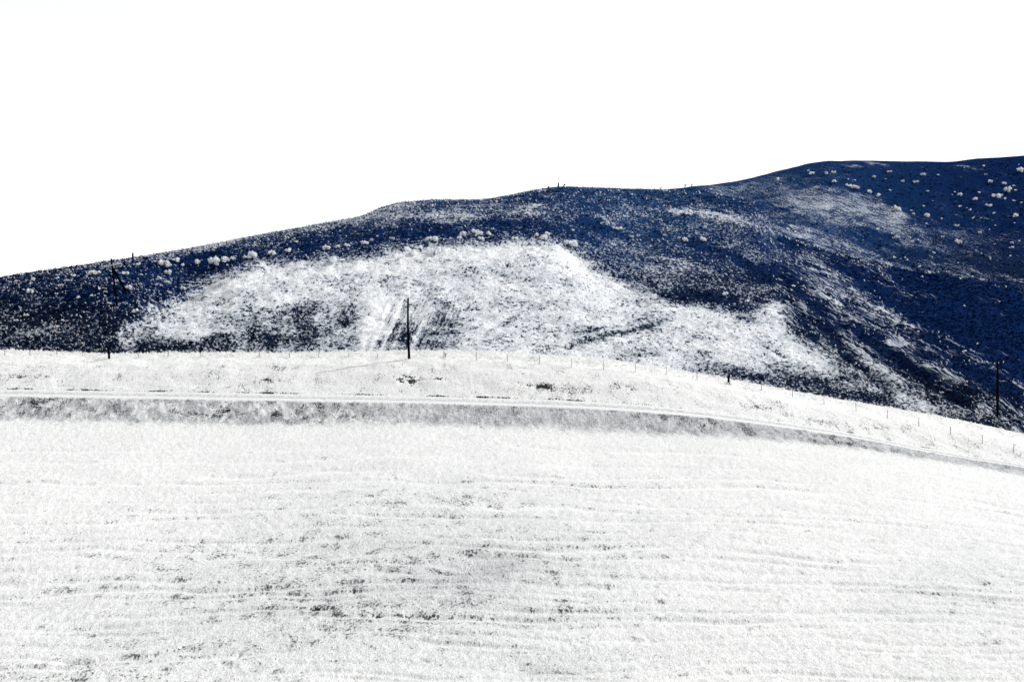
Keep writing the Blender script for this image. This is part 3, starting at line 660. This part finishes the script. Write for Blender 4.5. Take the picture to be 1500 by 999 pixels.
scatter('distant_scrub', P, rng.uniform(.5, 1.2, len(P)), sm, 3.14, 5)

# ------------------------------------------------------------------ fence along the crest
FPOSTS = [(-70, 524), (-31, 523), (7, 521), (44, 521), (83, 521), (121, 522), (203, 524), (246, 524), (294, 524), (340, 524), (380, 524), (424, 524), (467, 524), (511, 524), (553, 526), (650, 526), (698, 528), (743, 530), (790, 533.5), (837, 538), (884, 541), (931, 545),
          (976, 549), (1021, 556), (1115, 572), (1161, 582), (1207, 592), (1254, 602), (1300, 613), (1346, 624), (1392, 637), (1439, 650), (1485, 663), (1532, 677), (1578, 692)]
STUBS = [(160, 525.5, 'left'), (1067, 563, 'right')]
fbase = field_point(743, 530)
fence = thing('wire_fence', tuple(fbase), 'thin wire fence on slim posts running along the crest of the white pasture', 'fence')
def rel_(p): return tuple(np.array(p) - fbase)
tops = []
mbp = MB(); mbp.box((0, 0, .62), (.034, .03, .80)); mbp.box((0, .045, .62), (.01, .03, .79))
pm = mbp.mesh('post', M_steel)
for i, (x, y) in enumerate(FPOSTS):
    p = field_point(x, y)
    o = bpy.data.objects.new('post', pm); COL.objects.link(o); o.parent = fence; o.location = rel_(p)
    hgt = 1.0 if x < 600 else 1.0
    o.scale = (1, 1, (0.55 if x < 560 else 0.85) * 1.0); o.rotation_euler = (random.uniform(-.03, .03), random.uniform(-.04, .04), random.uniform(-.4, .4))
    tops.append((x, p, 1.35 * o.scale[2]))
for x, y, side in STUBS:
    p = field_point(x, y); mb = MB(); lean = -.12 if side == 'left' else .10
    mb.tube([(0, 0, -.2), (lean * .3, 0, .8), (lean, 0, 1.45), (lean * 1.3, 0, 1.72 if side == 'left' else 1.68)], [.17, .165, .14, .05], 10)
    o = mb.build('corner_post', M_wood, fence, True); o.location = rel_(p)
    o['label'] = 'thick black wooden corner post of the fence, the %s one' % ('left' if side == 'left' else 'right one, on the falling crest')
    tops.append((x, p, 1.3))
tops.sort(key=lambda t: t[0])
for fr_ in (.35, .68, .97):
    mb = MB()
    mb.tube([rel_(p + np.array([0, 0, h * fr_])) for x, p, h in tops], .0035, 4, False)
    mb.build('wire', M_steel, fence)

# ------------------------------------------------------------------ poles
def pole(base, top, r0, r1, label, mat, name='utility_pole', cat='pole', bend=0.0, seed=0):
    base = np.array(base, float); top = np.array(top, float); t = thing(name, tuple(base), label, cat); d = top - base
    mb = MB(); pts = []; rr = []
    for k in range(9):
        s_ = k / 8; pts.append(d * s_ + np.array([bend * math.sin(s_ * math.pi), 0, 0]) + (np.array([0, 0, -.4]) if k == 0 else 0)); rr.append(r0 + (r1 - r0) * s_)
    mb.tube(pts, rr, 12); mb.build('shaft', mat, t, True)
    return t, d
def up_to(base, px, py, off=0):
    """point above the ground at the base's distance seen at (px,py)"""
    rx, rz = ray(px, py); y = base[1] + off; return np.array([rx * y, y, rz * y])
# centre pole on the crest
b_ = field_point(599.5, 525.5); t_ = up_to(b_, 597.8, 437)
t, d = pole(b_, t_, .19, .13, 'tall bare dark wooden pole standing on the white crest at centre', M_wood, bend=-.10)
mb = MB(); mb.tube([d + np.array([0, 0, 0.0]), d + np.array([0, 0, .28])], [.05, .03], 8); mb.build('insulator', M_farwood, t)
mb = MB(); mb.box(d * .885 + np.array([0.0, -.10, 0]), (.24, .03, .035)); mb.build('bracket', M_farwood, t)
# pole standing in the hollow beyond the crest at the right
b_ = hill_point(1461, 610); t_ = up_to(b_, 1461.5, 529)
t, d = pole(b_, t_, .26, .19, 'dark pole with short crossarm against the navy flank at the right edge', M_wood)
mb = MB(); mb.box(d + np.array([.2, -.16, -.5]), (.95, .06, .07), ((.97, 0, .18), (0, 1, 0), (-.18, 0, .97))); arm = mb.build('crossarm', M_wood, t)
for q_ in (-.6, .1, 1.0):
    mb = MB(); mb.tube([d + np.array([q_, -.16, -.45 + q_ * .17]), d + np.array([q_, -.16, -.14 + q_ * .17])], [.07, .05], 8); mb.build('insulator', M_frost, arm)
# braced pole on the hill at the left
b_ = hill_point(171.5, 449); t_ = up_to(b_, 163, 379)
t, d = pole(b_, t_, .26, .20, 'leaning dark pole with crossarm and diagonal strut on the left navy slope', M_wood)
mb = MB(); c_ = d * .86; mb.box(c_ + np.array([.1, -.18, 0]), (2.0, .07, .075), ((.985, 0, .17), (0, 1, 0), (-.17, 0, .985))); arm = mb.build('crossarm', M_pale, t)
for q_ in (-1.7, -.7, .9, 1.9):
    mb = MB(); mb.tube([c_ + np.array([q_, -.18, .05 + q_ * .17]), c_ + np.array([q_, -.18, .34 + q_ * .17])], [.06, .04], 8); mb.build('insulator', M_pale, arm)
s_b = hill_point(184, 427)
mb = MB(); mb.tube([d * .82, (s_b - b_)], [.22, .32], 8); mb.build('strut', M_wood, t)
# small ridge posts
def ridge_post(px, yb, yt, r, label, mat, pt=hill_point, leanpx=0, name='ridge_post'):
    b_ = pt(px, yb); tp = up_to(b_, px + leanpx, yt); d = tp - b_; t = thing(name, tuple(b_), label, 'post')
    mb = MB(); mb.tube([(0, 0, -.3), d * .45, d * .86], [r, r * .92, r * .85], 8); mb.build('shaft', mat, t, True)
    mb = MB(); mb.tube([d * .86, d * .9, d], [r * .6, r * .75, r * .55], 8); mb.build('cap', mat, t, True)
ridge_post(194.5, 385, 370, .26, 'stout dark blue post breaking the skyline on the left ridge', M_navy)
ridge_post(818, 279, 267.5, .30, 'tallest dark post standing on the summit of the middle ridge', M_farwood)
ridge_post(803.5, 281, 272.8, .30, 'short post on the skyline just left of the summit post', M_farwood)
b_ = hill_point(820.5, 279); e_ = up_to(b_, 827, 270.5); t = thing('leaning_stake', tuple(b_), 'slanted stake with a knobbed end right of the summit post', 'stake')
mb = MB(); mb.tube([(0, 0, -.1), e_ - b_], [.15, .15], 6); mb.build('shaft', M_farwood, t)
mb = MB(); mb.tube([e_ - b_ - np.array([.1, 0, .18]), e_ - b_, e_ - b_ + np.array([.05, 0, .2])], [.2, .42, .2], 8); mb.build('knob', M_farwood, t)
# faint ridge fence on the far left skyline
rb = hill_point(45, 400)
rf = thing('ridge_fence', tuple(rb), 'faint row of pale thin posts along the left skyline', 'fence')
rt = []
for x in (-22, 13, 46, 82, 108, 131, 156, 180, 203, 222):
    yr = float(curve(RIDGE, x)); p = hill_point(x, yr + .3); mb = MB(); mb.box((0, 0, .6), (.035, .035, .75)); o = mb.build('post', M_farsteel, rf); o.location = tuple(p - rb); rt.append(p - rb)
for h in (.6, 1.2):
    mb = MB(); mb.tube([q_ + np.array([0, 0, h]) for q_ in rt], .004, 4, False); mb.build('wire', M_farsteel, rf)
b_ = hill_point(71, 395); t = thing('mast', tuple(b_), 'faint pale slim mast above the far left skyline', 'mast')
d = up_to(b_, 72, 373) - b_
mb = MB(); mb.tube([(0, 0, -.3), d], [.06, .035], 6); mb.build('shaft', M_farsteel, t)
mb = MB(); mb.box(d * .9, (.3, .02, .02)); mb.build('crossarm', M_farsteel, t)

# ------------------------------------------------------------------ frosted bushes on the hills, one object each
BH = [(135, 398, 5.5), (142, 399, 4), (107, 403, 4), (98, 411, 3), (50, 408, 4), (44, 426, 5), (38, 461, 4), (201, 387, 4), (184, 399, 5), (189, 422, 4), (204, 415, 3), (198, 454, 5), (240, 386, 6), (246, 398, 5), (258, 382, 4),
      (292, 383, 5), (314, 382, 9), (333, 380, 5.5), (343, 378, 4), (358, 376, 4), (370, 374, 7), (170, 411, 3), (268, 422, 4), (266, 389, 3.5), (229, 418, 3),
      (398, 372, 5), (422, 366, 5), (477, 363, 5), (495, 361, 4), (509, 359, 5), (535, 356, 5), (545, 352, 3), (575, 352, 3), (610, 361, 7), (629, 351, 5), (641, 350, 6), (679, 342, 5), (672, 350, 4), (697, 338, 5), (703, 343, 4),
      (706, 350, 4), (716, 343, 5.5), (722, 337, 3), (484, 379, 8), (635, 369, 8), (447, 391, 6), (602, 370, 6), (660, 349, 3), (754, 351, 4), (764, 350, 3), (785, 344, 4.5), (796, 346, 7), (803, 345, 4.5), (834, 357, 7), (858, 358, 3),
      (852, 372, 4.5), (904, 338, 4), (890, 296, 3), (926, 346, 3), (934, 346, 3), (975, 344, 3), (994, 349, 3), (1005, 352, 4), (1031, 351, 4), (944, 407, 3), (956, 403, 3), (1063, 431, 4), (1094, 440, 4), (1076, 445, 3), (1107, 464, 4)]
BB = [(1138, 262, 3.5), (1190, 254, 3.5), (1211, 254, 3), (1221, 253, 3), (1222, 266, 3.5), (1243, 272, 3.5), (1250, 274, 3.5), (1256, 277, 3), (1274, 280, 4), (1287, 286, 4), (1303, 252, 3), (1280, 259, 3), (1321, 265, 3),
      (1342, 267, 3), (1350, 256, 3), (1359, 280, 2.5), (1406, 286, 3.5), (1428, 292, 3.5), (1448, 300, 4), (1459, 289, 4), (1465, 288, 3), (1475, 281, 4), (1485, 273, 2.5), (1471, 271, 3), (1488, 316, 4), (1450, 267, 3),
      (1316, 307, 4), (1337, 313, 3), (1357, 317, 3.5), (1401, 331, 3), (1434, 340, 3), (1406, 356, 3.5), (1336, 355, 3), (1314, 347, 3), (1495, 250, 4), (1481, 355, 3)]
bmesh_ = [leafball_mesh('frosted_bush', [M_frost, M_twig], 170, 1.1, 1.0, .24, s, 4) for s in range(21, 26)]
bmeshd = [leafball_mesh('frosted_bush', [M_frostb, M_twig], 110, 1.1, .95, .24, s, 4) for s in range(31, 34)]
ORD = ['first', 'second', 'third', 'fourth', 'fifth', 'sixth', 'seventh', 'eighth', 'ninth', 'tenth', 'eleventh', 'twelfth', 'thirteenth', 'fourteenth', 'fifteenth', 'sixteenth', 'seventeenth', 'eighteenth', 'nineteenth', 'twentieth']
def region(x, y, backh):
    if backh:
        if y < 262: return 'just under the skyline of the far right hill'
        if x < 1300: return 'on the left shoulder of the far right hill'
        if y < 300: return 'on the upper right of the far navy hill'
        return 'on the lower slope of the far right hill'
    if x < 212 and y < 405: return 'near the braced pole just below the left ridge'
    if x < 235: return 'low on the dark slope at far left'
    if x < 380: return 'above the left end of the pale scar'
    if x < 560 and y < 375: return 'in the row over the left scar edge'
    if x < 660 and y >= 358: return 'on the upper lip of the pale scar'
    if x < 665: return 'in the navy band left of centre above the scar'
    if x < 730: return 'in the cluster above the middle of the scar lip'
    if x < 870: return 'at the top of the scar below the summit post'
    if y < 380: return 'on the dark crown right of the summit post'
    return 'on the dark slope above the right scar edge'
allb = [(x, y, r, 0) for x, y, r in BH] + [(x, y, r, 1) for x, y, r in BB]
groups = {}
for a in allb: groups.setdefault(region(a[0], a[1], a[3]), []).append(a)
for reg, L in groups.items():
    L.sort()
    for i, (x, y, r, bk) in enumerate(L):
        p = (back_point if bk else hill_point)(x, y + r * .8)
        rad = random.choice((.95, 1.1, 1.3)) * r * p[1] / F
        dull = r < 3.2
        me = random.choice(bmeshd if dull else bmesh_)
        o = bpy.data.objects.new('frosted_bush', me); COL.objects.link(o); o.location = tuple(p - np.array([0, 0, .05]))
        o.scale = (rad * random.uniform(.85, 1.1), rad * random.uniform(.85, 1.1), rad * random.uniform(.85, 1.15)); o.rotation_euler = (0, 0, random.uniform(0, 6.28))
        size = 'large' if r >= 6 else ('small' if r < 3.8 else 'round')
        o['label'] = '%s %s bush from the left %s' % (ORD[i], 'dull' if dull else 'white', reg) if len(L) > 1 else 'white bush ' + reg
        o['category'] = 'bush'; o['group'] = 'frosted bushes dotted over the hills'

# bare twiggy shrubs
def twig_shrub(px, py, pt, h, label, mat, nst=7, seed=1, tilt=0.0):
    p = pt(px, py); r = random.Random(seed); mb = MB()
    for i in range(nst):
        a = r.uniform(0, 6.28); s_ = r.uniform(.15, .5) * h; e = np.array([s_ * math.cos(a) + tilt * h, s_ * math.sin(a), h * r.uniform(.7, 1)])
        m_ = e * .5 + np.array([r.uniform(-.05, .05) * h, 0, .05 * h]); mb.tube([(0, 0, -.1), m_, e], [.03 * h, .022 * h, .008 * h], 4)
        for j in range(3):
            e2 = m_ + np.array([r.uniform(-.3, .3) * h, r.uniform(-.3, .3) * h, r.uniform(.15, .4) * h]); mb.tube([m_, e2], [.015 * h, .006 * h], 3)
    t = mb.build('bare_shrub', mat); t.location = tuple(p); t['label'] = label; t['category'] = 'shrub'; return t
twig_shrub(1433, 617, hill_point, 1.9, 'pale twiggy shrub in the dark hollow left of the right pole', M_pale, 6, 3, .3)
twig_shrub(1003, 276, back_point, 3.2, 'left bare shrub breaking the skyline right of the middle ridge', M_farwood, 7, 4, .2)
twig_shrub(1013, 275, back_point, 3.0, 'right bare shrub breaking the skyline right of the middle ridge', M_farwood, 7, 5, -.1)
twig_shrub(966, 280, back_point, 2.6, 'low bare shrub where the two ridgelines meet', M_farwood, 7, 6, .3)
twig_shrub(652, 524, field_point, .9, 'small dry stalky shrub on the crest right of the centre pole', M_steel, 6, 7, .3)

# dead branches on the bank at far left
for (x, y, h, lab, sd_, tl) in [(43, 560, 1.3, 'pale forked dead branch lying on the bank at far left', 8, .5)]:
    p = field_point(x, y); t = thing('dead_branch', tuple(p), lab, 'branch'); mb = MB()
    mb.tube([(0, 0, 0), (-.35, .3, .3), (-.9, .8, .75)], [.05, .04, .015], 6); mb.build('limb', M_pale, t)
    mb = MB(); mb.tube([(0, 0, 0), (.5, .3, .4), (1.3, .7, 1.15)], [.05, .04, .015], 6); mb.build('limb', M_pale, t)
    mb = MB(); mb.tube([(0, 0, 0), (.1, -.6, -.35), (.25, -1.0, -.75)], [.045, .035, .02], 6); mb.build('limb', M_pale, t)
